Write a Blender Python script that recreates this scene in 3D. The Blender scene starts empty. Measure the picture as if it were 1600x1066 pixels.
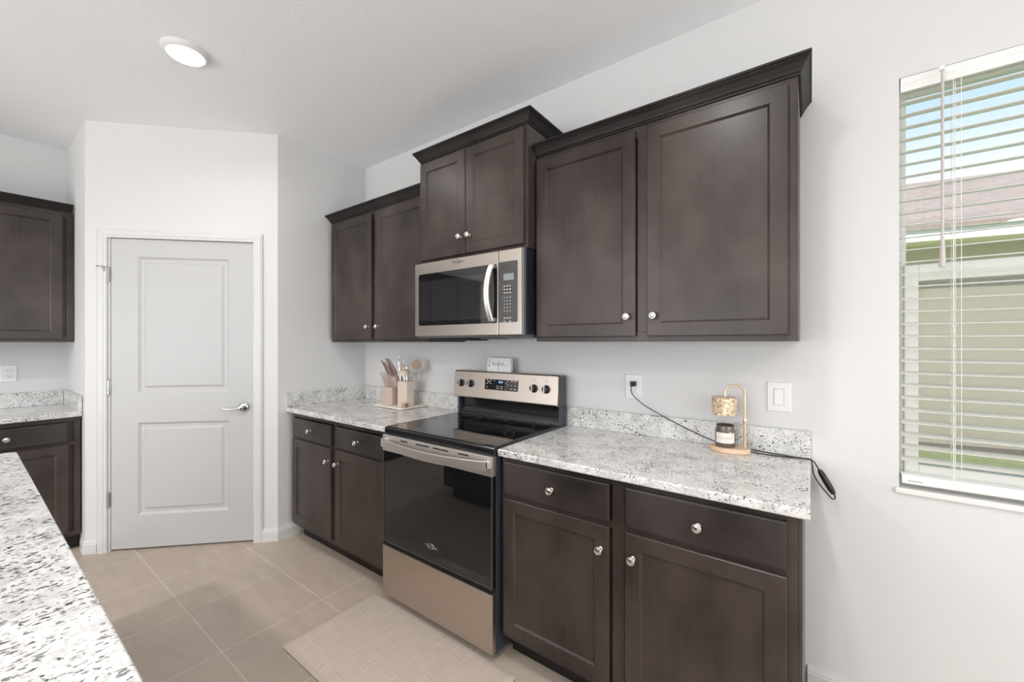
import bpy, bmesh, math, random
from mathutils import Vector, Matrix
random.seed(7)
PI = math.pi
sc = bpy.context.scene
COL = sc.collection

# ------------------------------------------------------------ camera
cam_d = bpy.data.cameras.new('camera'); cam = bpy.data.objects.new('camera', cam_d); COL.objects.link(cam)
cam.location = (2.9752, -2.0055, 1.3666)
cam.rotation_euler = (PI / 2, 0, 0.6326)
cam_d.sensor_fit = 'HORIZONTAL'; cam_d.sensor_width = 36.0
cam_d.lens = 36.0 * 636.45 / 1600.0
cam_d.shift_y = 3.0 / 1600.0
cam_d.clip_start = 0.02; cam_d.clip_end = 200
sc.camera = cam

# ------------------------------------------------------------ colour management, world, sun, fill lamps
sc.view_settings.view_transform = 'Standard'; sc.view_settings.look = 'None'
sc.view_settings.exposure = 0.0; sc.view_settings.gamma = 1.0; sc.view_settings.use_curve_mapping = False
sc.cycles.use_denoising = True
sc.cycles.max_bounces = 10; sc.cycles.diffuse_bounces = 6; sc.cycles.glossy_bounces = 5
sc.cycles.transmission_bounces = 8; sc.cycles.transparent_max_bounces = 16
sc.cycles.caustics_reflective = False; sc.cycles.caustics_refractive = False
sc.cycles.sample_clamp_indirect = 6.0

world = bpy.data.worlds.new('sky'); sc.world = world; world.use_nodes = True
nt = world.node_tree; nt.nodes.clear()
tc = nt.nodes.new('ShaderNodeTexCoord'); sp = nt.nodes.new('ShaderNodeSeparateXYZ')
rp = nt.nodes.new('ShaderNodeValToRGB'); bg = nt.nodes.new('ShaderNodeBackground'); wo = nt.nodes.new('ShaderNodeOutputWorld')
nt.links.new(tc.outputs['Generated'], sp.inputs[0]); nt.links.new(sp.outputs['Z'], rp.inputs[0])
nt.links.new(rp.outputs[0], bg.inputs[0]); nt.links.new(bg.outputs[0], wo.inputs[0])
cr = rp.color_ramp
cr.elements[0].position = 0.0; cr.elements[0].color = (0.80, 0.88, 0.95, 1)
cr.elements[1].position = 0.8; cr.elements[1].color = (0.17, 0.37, 0.85, 1)
e = cr.elements.new(0.24); e.color = (0.95, 0.98, 1.0, 1)
e = cr.elements.new(0.40); e.color = (0.52, 0.72, 1.0, 1)
bg.inputs[1].default_value = 1.3

sun_d = bpy.data.lights.new('sun', 'SUN'); sun_d.energy = 7.0; sun_d.angle = math.radians(1.0); sun_d.color = (1, .96, .88)
sun = bpy.data.objects.new('sun', sun_d); COL.objects.link(sun)
sun.rotation_euler = (math.radians(38), 0, math.radians(-12))

def area(name, loc, rot, sx, sy, power, color=(1, 1, 1), shape='RECTANGLE'):
    d = bpy.data.lights.new(name, 'AREA'); d.shape = shape; d.size = sx
    if shape == 'RECTANGLE': d.size_y = sy
    d.energy = power; d.color = color
    o = bpy.data.objects.new(name, d); COL.objects.link(o); o.location = loc; o.rotation_euler = rot
    return o
# added fill lamps at unseen openings behind the camera, tilted up towards the ceiling
area('fill_rear', (.85, -7.05, 1.25), (math.radians(122), 0, 0), 3.9, 1.8, 124, (.93, .965, 1.0))
area('fill_right', (6.25, -2.2, 1.35), (math.radians(120), 0, PI / 2), 2.9, 1.5, 62, (.93, .965, 1.0))

# ------------------------------------------------------------ materials
M = {}
def mat(name, color=(.8, .8, .8), rough=.5, metal=0.0, spec=.5, **kw):
    m = bpy.data.materials.new(name); m.use_nodes = True
    b = m.node_tree.nodes['Principled BSDF']
    b.inputs['Base Color'].default_value = (*color, 1); b.inputs['Roughness'].default_value = rough
    b.inputs['Metallic'].default_value = metal; b.inputs['Specular IOR Level'].default_value = spec
    for k, v in kw.items():
        b.inputs[k.replace('_', ' ')].default_value = v
    M[name] = m; return m
class NT:
    def __init__(s, m): s.t = m.node_tree; s.b = s.t.nodes['Principled BSDF']; s.tc = s.n('ShaderNodeTexCoord').outputs['Object']
    def n(s, ty, **kw):
        x = s.t.nodes.new(ty)
        for k, v in kw.items(): setattr(x, k, v)
        return x
    def l(s, a, b): s.t.links.new(a, b)
    def mapping(s, scale=(1, 1, 1), loc=(0, 0, 0), rot=(0, 0, 0)):
        x = s.n('ShaderNodeMapping'); s.l(s.tc, x.inputs['Vector'])
        x.inputs['Scale'].default_value = scale; x.inputs['Location'].default_value = loc; x.inputs['Rotation'].default_value = rot
        return x.outputs[0]
    def noise(s, vec, scale, detail=3, rough=.5):
        x = s.n('ShaderNodeTexNoise'); s.l(vec, x.inputs['Vector']); x.inputs['Scale'].default_value = scale
        x.inputs['Detail'].default_value = detail; x.inputs['Roughness'].default_value = rough
        return x.outputs['Fac']
    def ramp(s, fac, stops, interp='LINEAR'):
        x = s.n('ShaderNodeValToRGB'); s.l(fac, x.inputs[0]); c = x.color_ramp; c.interpolation = interp
        c.elements[0].position, c.elements[0].color = stops[0][0], (*stops[0][1], 1)
        c.elements[1].position, c.elements[1].color = stops[-1][0], (*stops[-1][1], 1)
        for p, col in stops[1:-1]:
            e = c.elements.new(p); e.color = (*col, 1)
        return x.outputs[0]
    def mix(s, fac, a, b, mode='MIX'):
        x = s.n('ShaderNodeMix', data_type='RGBA', blend_type=mode)
        for i, v in ((0, fac), (6, a), (7, b)):
            if isinstance(v, (int, float)): x.inputs[i].default_value = v
            elif isinstance(v, tuple): x.inputs[i].default_value = (*v, 1)
            else: s.l(v, x.inputs[i])
        return x.outputs[2]
    def math(s, op, a, b=0.0):
        x = s.n('ShaderNodeMath', operation=op)
        for i, v in ((0, a), (1, b)):
            if isinstance(v, (int, float)): x.inputs[i].default_value = v
            else: s.l(v, x.inputs[i])
        return x.outputs[0]
    def bump(s, h, strength=.2, dist=.002):
        x = s.n('ShaderNodeBump'); x.inputs['Strength'].default_value = strength; x.inputs['Distance'].default_value = dist
        s.l(h, x.inputs['Height']); s.l(x.outputs[0], s.b.inputs['Normal'])
    def color(s, c): s.l(c, s.b.inputs['Base Color'])

# painted walls with orange-peel texture, ceiling with knockdown texture
m = mat('wall_paint', (.705, .703, .700), .75, spec=.25); t = NT(m)
t.bump(t.noise(t.tc, 160, 3), .12, .002)
m = mat('ceiling_paint', (.91, .925, .94), .9, spec=.1); t = NT(m)
h = t.ramp(t.noise(t.tc, 75, 4, .6), [(.40, (0, 0, 0)), (.62, (1, 1, 1))]); t.bump(h, .16, .003)
mat('trim_paint', (.68, .68, .675), .38, spec=.4)
mat('door_paint', (.53, .53, .53), .42, spec=.4)

def wood(name, base, dark, rough, vertical=True, sc_=1.0):
    m = mat(name, base, rough, spec=.32); t = NT(m)
    g = t.noise(t.mapping((55, 55, 3.0) if vertical else (3.0, 55, 55)), 1.0, 6, .65)
    b = t.noise(t.mapping((1.6, 1.6, 1.1)), 1.6, 3, .6)
    c = t.mix(t.ramp(g, [(.35, (0, 0, 0)), (.7, (1, 1, 1))]), dark, base)
    c2 = t.mix(t.ramp(b, [(.38, (0, 0, 0)), (.68, (1, 1, 1))]), c, tuple(min(1, x * 1.9 + .006) for x in base))
    t.color(c2)
    r = t.math('ADD', t.math('MULTIPLY', b, .08), rough - .02); t.l(r, t.b.inputs['Roughness'])
    t.bump(g, .05, .001); return m
wood('espresso_wood', (.037, .0272, .0240), (.021, .0150, .0130), .30)
wood('espresso_wood_horizontal', (.029, .0230, .0210), (.018, .0145, .0137), .29, False)
wood('crown_wood', (.009, .0070, .0064), (.007, .0055, .0050), .45, False)
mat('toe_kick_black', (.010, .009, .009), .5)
mat('cabinet_gap_black', (.006, .0055, .0055), .7)

def granite(name, off=(0, 0, 0), an=1.0):
    m = mat(name, (.7, .7, .7), .13, spec=.5); t = NT(m)
    v = t.mapping((1, 1, 1), off)
    cloud = t.noise(v, 16, 5, .6); clus = t.noise(t.mapping((1, 1, 1), (3.1 + off[0], 1.7, .4)), 11, 3, .55)
    base = t.mix(t.ramp(cloud, [(.30, (0, 0, 0)), (.56, (1, 1, 1))]), (.52, .52, .51), (.76, .755, .745))
    mott = t.noise(v, 110, 4, .65)
    base = t.mix(t.ramp(mott, [(.50, (0, 0, 0)), (.66, (.8, .8, .8))]), base, (.48, .475, .47))
    cl = t.ramp(clus, [(.38, (.0, .0, .0)), (.66, (.085, .085, .085))])
    sp1 = t.math('ADD', t.noise(t.mapping((1, an, 1), (8, 2, 5)), 150, 2.5, .5), cl)
    base = t.mix(t.ramp(sp1, [(.630, (0, 0, 0)), (.68, (1, 1, 1))]), base, (.20, .195, .195))
    sp2 = t.math('ADD', t.noise(t.mapping((1, an, 1), (1, 7, 3)), 112, 3, .55), cl)
    base = t.mix(t.ramp(sp2, [(.652, (0, 0, 0)), (.69, (1, 1, 1))]), base, (.045, .042, .045))
    sp3 = t.noise(t.mapping((1, 1, 1), (5, 5, 9)), 60, 2, .5)
    base = t.mix(t.ramp(sp3, [(.71, (0, 0, 0)), (.75, (.7, .7, .7))]), base, (.40, .34, .31))
    t.color(base); return m
granite('granite'); granite('granite_island', (4, 4, 0), .55)

# porcelain floor tile
m = mat('floor_tile', (.5, .4, .3), .42, spec=.4); t = NT(m)
br = t.n('ShaderNodeTexBrick', offset=0.0, squash=1.0)
t.l(t.mapping((1, 1, 1), (-.424 + .4545 * 20 + .0015, .853 + .4575 * 20 + .0015, 0)), br.inputs['Vector'])
br.inputs['Scale'].default_value = 1.0; br.inputs['Brick Width'].default_value = .4545; br.inputs['Row Height'].default_value = .4575
br.inputs['Mortar Size'].default_value = .0026; br.inputs['Mortar Smooth'].default_value = .1
br.inputs['Color1'].default_value = (.600, .505, .415, 1); br.inputs['Color2'].default_value = (.575, .480, .395, 1)
br.inputs['Mortar'].default_value = (.76, .67, .58, 1)
st = t.noise(t.mapping((5, 16, 1), (0, 0, 0), (0, 0, .7)), 1.0, 6, .65); st2 = t.noise(t.mapping((3, 3, 1)), 1.3, 4)
c = t.mix(t.ramp(st, [(.30, (.86, .85, .84)), (.7, (1.10, 1.10, 1.10))]), br.outputs['Color'], br.outputs['Color'])
c = t.mix(1.0, br.outputs['Color'], t.ramp(st, [(.28, (.83, .82, .81)), (.72, (1.0, 1.0, 1.0))]), 'MULTIPLY')
c = t.mix(1.0, c, t.ramp(st2, [(.3, (.93, .93, .93)), (.7, (1, 1, 1))]), 'MULTIPLY')
t.color(c); t.bump(t.math('MULTIPLY', br.outputs['Fac'], -1.0), .3, .001)

m = mat('mat_vinyl', (.5, .42, .35), .55, spec=.3); t = NT(m)
w1 = t.noise(t.mapping((260, 7, 1)), 1.0, 4, .7); w2 = t.noise(t.mapping((7, 260, 1)), 1.0, 4, .7)
ww = t.math('MULTIPLY', t.math('ADD', w1, w2), .5)
t.color(t.ramp(ww, [(.36, (.50, .415, .345)), (.62, (.70, .60, .515))])); t.bump(ww, .2, .0006)
mat('mat_edge', (.20, .16, .13), .6)

def steel(name, base, rough, horiz=True):
    m = mat(name, base, rough, 1.0); t = NT(m)
    g = t.noise(t.mapping((3, 3, 900) if horiz else (900, 900, 3)), 1.0, 2, .5)
    t.l(t.math('ADD', t.math('MULTIPLY', g, .016), rough - .008), t.b.inputs['Roughness'])
    t.b.inputs['Anisotropic'].default_value = .4; return m
steel('stainless_steel', (.56, .490, .435), .32); steel('stainless_microwave_dimmed', (.49, .435, .39), .30)  # microwave copy of the steel is darkened in colour to tone down bright reflections
steel('stainless_lit', (.80, .76, .72), .42)  # lighter copy of the steel, its bright reflection put into the colour
mat('brushed_nickel', (.72, .69, .65), .24, 1.0)
mat('chrome', (.62, .62, .62), .16, 1.0)
mat('black_glass', (.008, .008, .0085), .012, spec=.8)
mat('smoked_glass', (.022, .022, .023), .045, spec=1.0)
mat('black_enamel', (.013, .013, .014), .18, spec=.6)
mat('black_plastic', (.014, .014, .015), .38)
mat('range_side', (.055, .064, .080), .33, .3)
mat('microwave_side', (.012, .012, .022), .4)
mat('vent_grey', (.16, .165, .17), .4, .4)
mat('burner_ring', (.16, .16, .165), .3)
mat('slot_black', (.004, .004, .004), .8)
mat('knob_face', (.10, .10, .105), .3, .6)
mat('grip_grey', (.42, .42, .43), .3, .7)
mat('print_white', (.75, .75, .75), .5)
mat('print_grey', (.40, .40, .40), .5)
mat('logo_steel', (.80, .74, .70), .25, .9)
mat('logo_dark', (.16, .15, .15), .4, .3)
m = mat('display_blue', (.1, .2, .6), .4); m.node_tree.nodes['Principled BSDF'].inputs['Emission Color'].default_value = (.35, .55, 1, 1)
m.node_tree.nodes['Principled BSDF'].inputs['Emission Strength'].default_value = 1.6
m = mat('display_dim', (.1, .1, .1), .4); m.node_tree.nodes['Principled BSDF'].inputs['Emission Color'].default_value = (.55, .6, .6, 1)
m.node_tree.nodes['Principled BSDF'].inputs['Emission Strength'].default_value = .35
mat('gap_shade', (.52, .52, .52), .6)
mat('plate_white', (.78, .78, .775), .3, spec=.5)
mat('outlet_hole', (.05, .05, .05), .6)
mat('cord_black', (.013, .013, .013), .42)
mat('blind_white', (.86, .86, .84), .35, spec=.4)
m = mat('slat_white', (.86, .86, .82), .4, spec=.35); n_ = m.node_tree
x_ = n_.nodes.new('ShaderNodeMixShader'); y_ = n_.nodes.new('ShaderNodeBsdfTranslucent'); y_.inputs[0].default_value = (.9, .905, .86, 1); x_.inputs[0].default_value = .5
n_.links.new(n_.nodes['Principled BSDF'].outputs[0], x_.inputs[1]); n_.links.new(y_.outputs[0], x_.inputs[2]); n_.links.new(x_.outputs[0], n_.nodes['Material Output'].inputs[0])
mat('wand_grey', (.60, .55, .54), .35)
mat('cord_white', (.85, .85, .82), .6)
mat('vinyl_white', (.84, .84, .79), .4)
mat('sill_stone', (.80, .795, .78), .25)
mat('sign_white', (.83, .83, .82), .5)
mat('ink_black', (.02, .02, .022), .6)
mat('ink_brown', (.16, .12, .08), .7)
mat('ink_tan', (.62, .55, .47), .7)
mat('ink_pink', (.62, .36, .30), .7)
mat('tray_cream', (.86, .80, .72), .3)
mat('block_beige', (.54, .435, .365), .42)
mat('crock_beige', (.66, .55, .47), .25)
mat('handle_mauve', (.42, .315, .275), .4)
mat('handle_pink', (.56, .43, .39), .4)
mat('silicone_cream', (.62, .52, .44), .45)
mat('steel_plain', (.62, .62, .62), .22, 1.0)
mat('clear_grey', (.52, .54, .55), .2)
mat('wood_brown', (.42, .31, .20), .5)
mat('gold_tube', (.78, .60, .38), .28, .75)
m = mat('light_wood', (.70, .50, .34), .42); t = NT(m)
g = t.noise(t.mapping((6, 60, 60)), 1.0, 5, .6); t.color(t.ramp(g, [(.3, (.60, .40, .26)), (.7, (.78, .58, .41))]))
m = mat('crackle_shade', (.75, .58, .38), .18, .35, spec=.8); t = NT(m)
vo = t.n('ShaderNodeTexVoronoi'); t.l(t.mapping((1, 1, 1)), vo.inputs['Vector']); vo.inputs['Scale'].default_value = 130
t.color(t.ramp(vo.outputs['Color'], [(.1, (.40, .28, .17)), (.5, (.72, .54, .36)), (.95, (.95, .84, .66))]))
t.bump(vo.outputs['Distance'], .9, .004)
t.b.inputs['Emission Strength'].default_value = .0
mat('amber_glass', (.11, .085, .065), .06, spec=.9)
mat('amber_wax', (.24, .15, .075), .25)
mat('label_cream', (.80, .755, .70), .6)
m = mat('lens_glow', (1, 1, 1), .4); bb = m.node_tree.nodes['Principled BSDF']
bb.inputs['Emission Color'].default_value = (1, .98, .95, 1); bb.inputs['Emission Strength'].default_value = 26.0
# outside
m = mat('stucco', (.54, .48, .38), .9); t = NT(m); t.bump(t.noise(t.tc, 60, 4), .4, .01)
m = mat('shingle', (.36, .27, .23), .9); t = NT(m)
br = t.n('ShaderNodeTexBrick', offset=.5); t.l(t.mapping((1, 1, 1)), br.inputs['Vector'])
br.inputs['Scale'].default_value = 1; br.inputs['Brick Width'].default_value = .3; br.inputs['Row Height'].default_value = .13
br.inputs['Mortar Size'].default_value = .012
br.inputs['Color1'].default_value = (.29, .225, .20, 1); br.inputs['Color2'].default_value = (.20, .155, .14, 1); br.inputs['Mortar'].default_value = (.15, .12, .11, 1)
t.color(t.mix(t.noise(t.tc, 9, 4), br.outputs['Color'], (.36, .285, .25)))
mat('fascia_white', (.85, .84, .80), .6)
m = mat('grass', (.12, .25, .04), .9); t = NT(m)
t.color(t.ramp(t.noise(t.mapping((30, 30, 30)), 1.0, 5, .7), [(.3, (.10, .16, .035)), (.7, (.38, .43, .15))]))
mat('mulch', (.10, .07, .05), .9)
def glassmat(name, tint, refl=.06):
    m = bpy.data.materials.new(name); m.use_nodes = True; n = m.node_tree; n.nodes.clear()
    o = n.nodes.new('ShaderNodeOutputMaterial'); a = n.nodes.new('ShaderNodeBsdfTransparent'); g = n.nodes.new('ShaderNodeBsdfGlossy')
    x = n.nodes.new('ShaderNodeMixShader'); a.inputs[0].default_value = (*tint, 1); g.inputs['Roughness'].default_value = .02
    x.inputs[0].default_value = refl; n.links.new(a.outputs[0], x.inputs[1]); n.links.new(g.outputs[0], x.inputs[2]); n.links.new(x.outputs[0], o.inputs[0])
    M[name] = m; return m
glassmat('window_glass', (.95, .965, .95), .04); glassmat('clear_glass', (.90, .90, .88), .12)
m = bpy.data.materials.new('insect_screen'); m.use_nodes = True; n = m.node_tree; n.nodes.clear()
o = n.nodes.new('ShaderNodeOutputMaterial'); a = n.nodes.new('ShaderNodeBsdfTransparent'); g = n.nodes.new('ShaderNodeBsdfDiffuse')
x = n.nodes.new('ShaderNodeMixShader'); g.inputs[0].default_value = (.42, .42, .42, 1); x.inputs[0].default_value = .34
n.links.new(a.outputs[0], x.inputs[1]); n.links.new(g.outputs[0], x.inputs[2]); n.links.new(x.outputs[0], o.inputs[0]); M['insect_screen'] = m

# ------------------------------------------------------------ mesh builder
class MB:
    def __init__(s): s.v = []; s.f = []; s.mi = []; s.cur = 0; s.T = None
    def _add(s, vs, fs):
        b = len(s.v)
        if s.T is not None: vs = [s.T @ Vector(p) for p in vs]
        s.v += [tuple(p) for p in vs]; s.f += [tuple(i + b for i in f) for f in fs]; s.mi += [s.cur] * len(fs)
        return s
    def box(s, x0, y0, z0, x1, y1, z1):
        x0, x1 = min(x0, x1), max(x0, x1); y0, y1 = min(y0, y1), max(y0, y1); z0, z1 = min(z0, z1), max(z0, z1)
        return s._add([(x0, y0, z0), (x1, y0, z0), (x1, y1, z0), (x0, y1, z0), (x0, y0, z1), (x1, y0, z1), (x1, y1, z1), (x0, y1, z1)],
                      [(0, 3, 2, 1), (4, 5, 6, 7), (0, 1, 5, 4), (1, 2, 6, 5), (2, 3, 7, 6), (3, 0, 4, 7)])
    def prism(s, pts, z0, z1, axis='z'):
        n = len(pts)
        def P(p, h): return {'z': (p[0], p[1], h), 'y': (p[0], h, p[1]), 'x': (h, p[0], p[1])}[axis]
        vs = [P(p, z0) for p in pts] + [P(p, z1) for p in pts]
        return s._add(vs, [tuple(range(n))[::-1], tuple(range(n, 2 * n))] + [(i, (i + 1) % n, n + (i + 1) % n, n + i) for i in range(n)])
    def rings(s, rs, cap0=True, cap1=True):
        n = len(rs[0]); vs = [p for r in rs for p in r]; fs = []
        for k in range(len(rs) - 1):
            for i in range(n):
                fs.append((k * n + i, k * n + (i + 1) % n, (k + 1) * n + (i + 1) % n, (k + 1) * n + i))
        if cap0: fs.append(tuple(range(n))[::-1])
        if cap1: fs.append(tuple(range((len(rs) - 1) * n, len(rs) * n)))
        return s._add(vs, fs)
    def lathe(s, prof, c=(0, 0, 0), axis=(0, 0, 1), n=24, cap0=True, cap1=True, sy=1.0):
        a = Vector(axis).normalized(); q = a.to_track_quat('Z', 'Y').to_matrix(); c = Vector(c)
        rs = []
        for r, h in prof:
            r = max(r, 1e-5)
            rs.append([tuple(c + q @ Vector((r * math.cos(2 * PI * i / n), sy * r * math.sin(2 * PI * i / n), h))) for i in range(n)])
        return s.rings(rs, cap0, cap1)
    def cyl(s, p0, p1, r, n=16, r2=None):
        p0, p1 = Vector(p0), Vector(p1)
        return s.lathe([(r, 0), (r2 or r, (p1 - p0).length)], p0, p1 - p0, n)
    def tube(s, pts, r, n=8, sc=None):
        pts = [Vector(p) for p in pts]; rs = []
        up = Vector((0, 0, 1)); prev = None
        for i, p in enumerate(pts):
            d = (pts[min(i + 1, len(pts) - 1)] - pts[max(i - 1, 0)]).normalized()
            if prev is None:
                a = d.cross(up);
                if a.length < .1: a = d.cross(Vector((1, 0, 0)))
            else: a = prev - d * prev.dot(d)
            a.normalize(); prev = a; b = d.cross(a)
            rr = r[i] if isinstance(r, (list, tuple)) else r
            fl = sc or 1.0
            rs.append([tuple(p + a * rr * math.cos(2 * PI * k / n) + b * rr * fl * math.sin(2 * PI * k / n)) for k in range(n)])
        return s.rings(rs)
    def build(s, name, m, parent=None, bevel=0, smooth=False, seg=2, loc=None, angle=35):
        me = bpy.data.meshes.new(name); me.from_pydata(s.v, [], s.f)
        ms = m if isinstance(m, (list, tuple)) else [m]
        for k in ms: me.materials.append(M[k])
        for p, i in zip(me.polygons, s.mi): p.material_index = i
        bm = bmesh.new(); bm.from_mesh(me); bmesh.ops.recalc_face_normals(bm, faces=bm.faces); bm.to_mesh(me); bm.free()
        o = bpy.data.objects.new(name, me); COL.objects.link(o)
        if parent: o.parent = parent
        if loc: o.location = loc
        if bevel:
            b = o.modifiers.new('bevel', 'BEVEL'); b.width = bevel; b.segments = seg; b.limit_method = 'ANGLE'; b.angle_limit = math.radians(40)
            b.harden_normals = False
        if smooth:
            for p in me.polygons: p.use_smooth = True
            me.set_sharp_from_angle(angle=math.radians(angle))
        return o

def spline(pts, k=8):
    P = [Vector(p) for p in pts]; out = []
    for i in range(len(P) - 1):
        a, b, c, d = P[max(i - 1, 0)], P[i], P[i + 1], P[min(i + 2, len(P) - 1)]
        for j in range(k):
            t_ = j / k
            out.append(.5 * ((2 * b) + (c - a) * t_ + (2 * a - 5 * b + 4 * c - d) * t_ ** 2 + (3 * b - a - 3 * c + d) * t_ ** 3))
    out.append(P[-1]); return out
def thing(name, label, cat, loc=(0, 0, 0), rz=0, group=None):
    o = bpy.data.objects.new(name, None); COL.objects.link(o); o.empty_display_size = .05
    o.location = loc; o.rotation_euler = (0, 0, rz); o['label'] = label; o['category'] = cat
    if group: o['group'] = group
    return o
def tag(o, label, cat, group=None):
    o['label'] = label; o['category'] = cat
    if group: o['group'] = group
    return o
def struct(o): o['kind'] = 'structure'; return o
def text_part(name, body, size, m, parent, loc, rot=(PI / 2, 0, 0), depth=.0004, align='CENTER', sx=1.0):
    cu = bpy.data.curves.new('t', 'FONT'); cu.body = body; cu.size = size; cu.extrude = depth; cu.align_x = align; cu.align_y = 'CENTER'; cu.resolution_u = 2
    to = bpy.data.objects.new('t', cu); COL.objects.link(to)
    dg = bpy.context.evaluated_depsgraph_get(); dg.update()
    me = bpy.data.meshes.new_from_object(to.evaluated_get(dg)); bpy.data.objects.remove(to); bpy.data.curves.remove(cu)
    me.materials.clear(); me.materials.append(M[m]); me.name = name
    o = bpy.data.objects.new(name, me); COL.objects.link(o); o.parent = parent; o.location = loc; o.rotation_euler = rot; o.scale = (sx, 1, 1)
    return o

H = 2.808
DX = Vector((-.819, -1.5126)); DD = Vector((.70555, .70866)); DN = Vector((.70866, -.70555)); DL = 1.1608
DROT = math.atan2(DD.y, DD.x)     # local x runs along the diagonal wall, local -y faces the room

# ------------------------------------------------------------ the room
struct(MB().box(-1.68, -7.15, -.12, 6.35, .15, 0).build('floor', 'floor_tile'))
struct(MB().box(-1.68, -7.15, H, 6.35, .15, H + .12).build('ceiling', 'ceiling_paint'))
WX0, WX1, WZ0, WZ1 = 3.232, 4.146, .830, 2.318
b = MB().box(-1.53, 0, 0, WX0, .15, H).box(WX1, 0, 0, 6.2, .15, H).box(WX0, 0, 0, WX1, .15, WZ0).box(WX0, 0, WZ1, WX1, .15, H)
struct(b.build('wall_right', 'wall_paint'))
struct(MB().prism([(0, 0), (0, -.69), (-.0808, -.6095), (-.11, -.58), (-.11, 0)], 0, H).build('wall_back_right', 'wall_paint'))
# diagonal wall with the door opening, local frame
OX0, OX1, OZ = .128, 1.026, 2.072
b = MB()
b.box(0, 0, 0, OX0, .11, H).box(OX1, 0, 0, DL, .11, H).box(OX0, 0, OZ, OX1, .11, H)
o = struct(b.build('wall_back', 'wall_paint')); o.location = (DX.x, DX.y, 0); o.rotation_euler = (0, 0, DROT)
struct(MB().prism([(-.819, -1.5126), (-1.53, -1.5126), (-1.53, -1.4026), (-.93, -1.4026), (-.895, -1.435)], 0, H).build('wall_back_left', 'wall_paint'))
struct(MB().box(-1.68, -7.15, 0, -1.53, .15, H).build('wall_left', 'wall_paint'))
b = MB().box(-1.53, -7.15, 0, -1.15, -7, H).box(2.85, -7.15, 0, 6.2, -7, H).box(-1.15, -7.15, 2.35, 2.85, -7, H).box(-1.15, -7.15, 0, 2.85, -7, .1)
struct(b.build('wall_rear', 'wall_paint'))
b = MB().box(6.2, -7.15, 0, 6.35, -3.7, H).box(6.2, -.7, 0, 6.35, .15, H).box(6.2, -3.7, 0, 6.35, -.7, .4).box(6.2, -3.7, 2.3, 6.35, -.7, H)
struct(b.build('wall_front', 'wall_paint'))

# baseboards: profile swept along the wall foot
BP = [(0, 0), (.014, 0), (.014, .062), (.011, .066), (.011, .072), (.008, .076), (.006, .084), (0, .086)]
def offset_poly(pts, d):
    out = []; n = len(pts)
    for i in range(n):
        p = Vector(pts[i]); ns = []
        if i > 0: e_ = (p - Vector(pts[i - 1])).normalized(); ns.append(Vector((e_.y, -e_.x)))
        if i < n - 1: e_ = (Vector(pts[i + 1]) - p).normalized(); ns.append(Vector((e_.y, -e_.x)))
        if len(ns) == 2:
            m_ = (ns[0] + ns[1]); m_ = m_ / m_.length_squared * 2; out.append(p + m_ * d)
        else: out.append(p + ns[0] * d)
    return out
def sweep(b, pts, prof, z):     # outward = to the right of the travel direction
    cols = [offset_poly(pts, o_) for o_, _ in prof]; rs = []
    for i in range(len(pts)):
        rs.append([(cols[k][i].x, cols[k][i].y, z + prof[k][1]) for k in range(len(prof))])
    return b.rings(rs)
def along(s, off=0.0):
    p = DX + DD * s + DN * off; return (p.x, p.y)
struct(sweep(MB(), [along(1.067), along(DL), (0, -.545)], BP, 0).build('baseboard_back_right', 'trim_paint'))
struct(sweep(MB(), [(-.90, -1.5126), (-.819, -1.5126), along(.073)], BP, 0).build('baseboard_back_left', 'trim_paint'))
struct(sweep(MB(), [(2.965, 0), (6.2, 0)], BP, 0).build('baseboard_right', 'trim_paint'))

# ------------------------------------------------------------ pantry door
door = bpy.data.objects.new('door_1', None); COL.objects.link(door); struct(door); door.location = (DX.x, DX.y, 0); door.rotation_euler = (0, 0, DROT)
def rect(x0, z0, x1, z1, y): return [(x0, y, z0), (x1, y, z0), (x1, y, z1), (x0, y, z1)]
def panel_rings(b, x0, z0, x1, z1, steps):   # steps: (inset, y)
    for (i0, y0), (i1, y1) in zip(steps[:-1], steps[1:]):
        A = rect(x0 + i0, z0 + i0, x1 - i0, z1 - i0, y0); B = rect(x0 + i1, z0 + i1, x1 - i1, z1 - i1, y1)
        b._add(A + B, [(k, (k + 1) % 4, 4 + (k + 1) % 4, 4 + k) for k in range(4)])
    i1, y1 = steps[-1]; b._add(rect(x0 + i1, z0 + i1, x1 - i1, z1 - i1, y1), [(0, 1, 2, 3)])
dx0, dx1, dz0, dz1 = .146, 1.008, .012, 2.052; yf = .004
P1 = (.300, 1.035, .851, 1.938); P2 = (.300, .228, .851, .840)
b = MB()
b.box(dx0, yf, dz0, dx1, yf, dz0)  # degenerate guard, removed below
b.v, b.f, b.mi = [], [], []
b.box(dx0, yf + .012, dz0, dx1, yf + .035, dz1)
for (x0, z0, x1, z1) in [(dx0, dz0, P1[0], dz1), (P1[2], dz0, dx1, dz1), (P1[0], dz0, P1[2], P2[1]), (P1[0], P2[3], P1[2], P1[1]), (P1[0], P1[3], P1[2], dz1)]:
    b.box(x0, yf, z0, x1, yf + .0125, z1)
for p in (P1, P2):
    panel_rings(b, *p, [(0, yf), (.004, yf + .002), (.016, yf + .010), (.034, yf + .010), (.048, yf + .003)])
b.build('leaf', 'door_paint', door)
# hinges and door stop
for z in (.340, 1.076, 1.812):
    b = MB().cyl((.136, -.004, z - .046), (.136, -.004, z + .046), .0062, 12).box(.127, -.001, z - .044, .146, .003, z + .044)
    b.lathe([(.004, 0), (.0068, .002), (.004, .006)], (.136, -.004, z + .046), n=12)
    if z > 1.7:
        b.cyl((.136, -.004, z + .05), (.1, -.035, z + .05), .003, 8).cyl((.1, -.035, z + .05), (.093, -.04, z + .05), .006, 10)
        b.cyl((.12, -.016, z + .053), (.12, -.016, z + .02), .003, 8)
    b.build('hinge', 'chrome', door, smooth=True)
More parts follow.
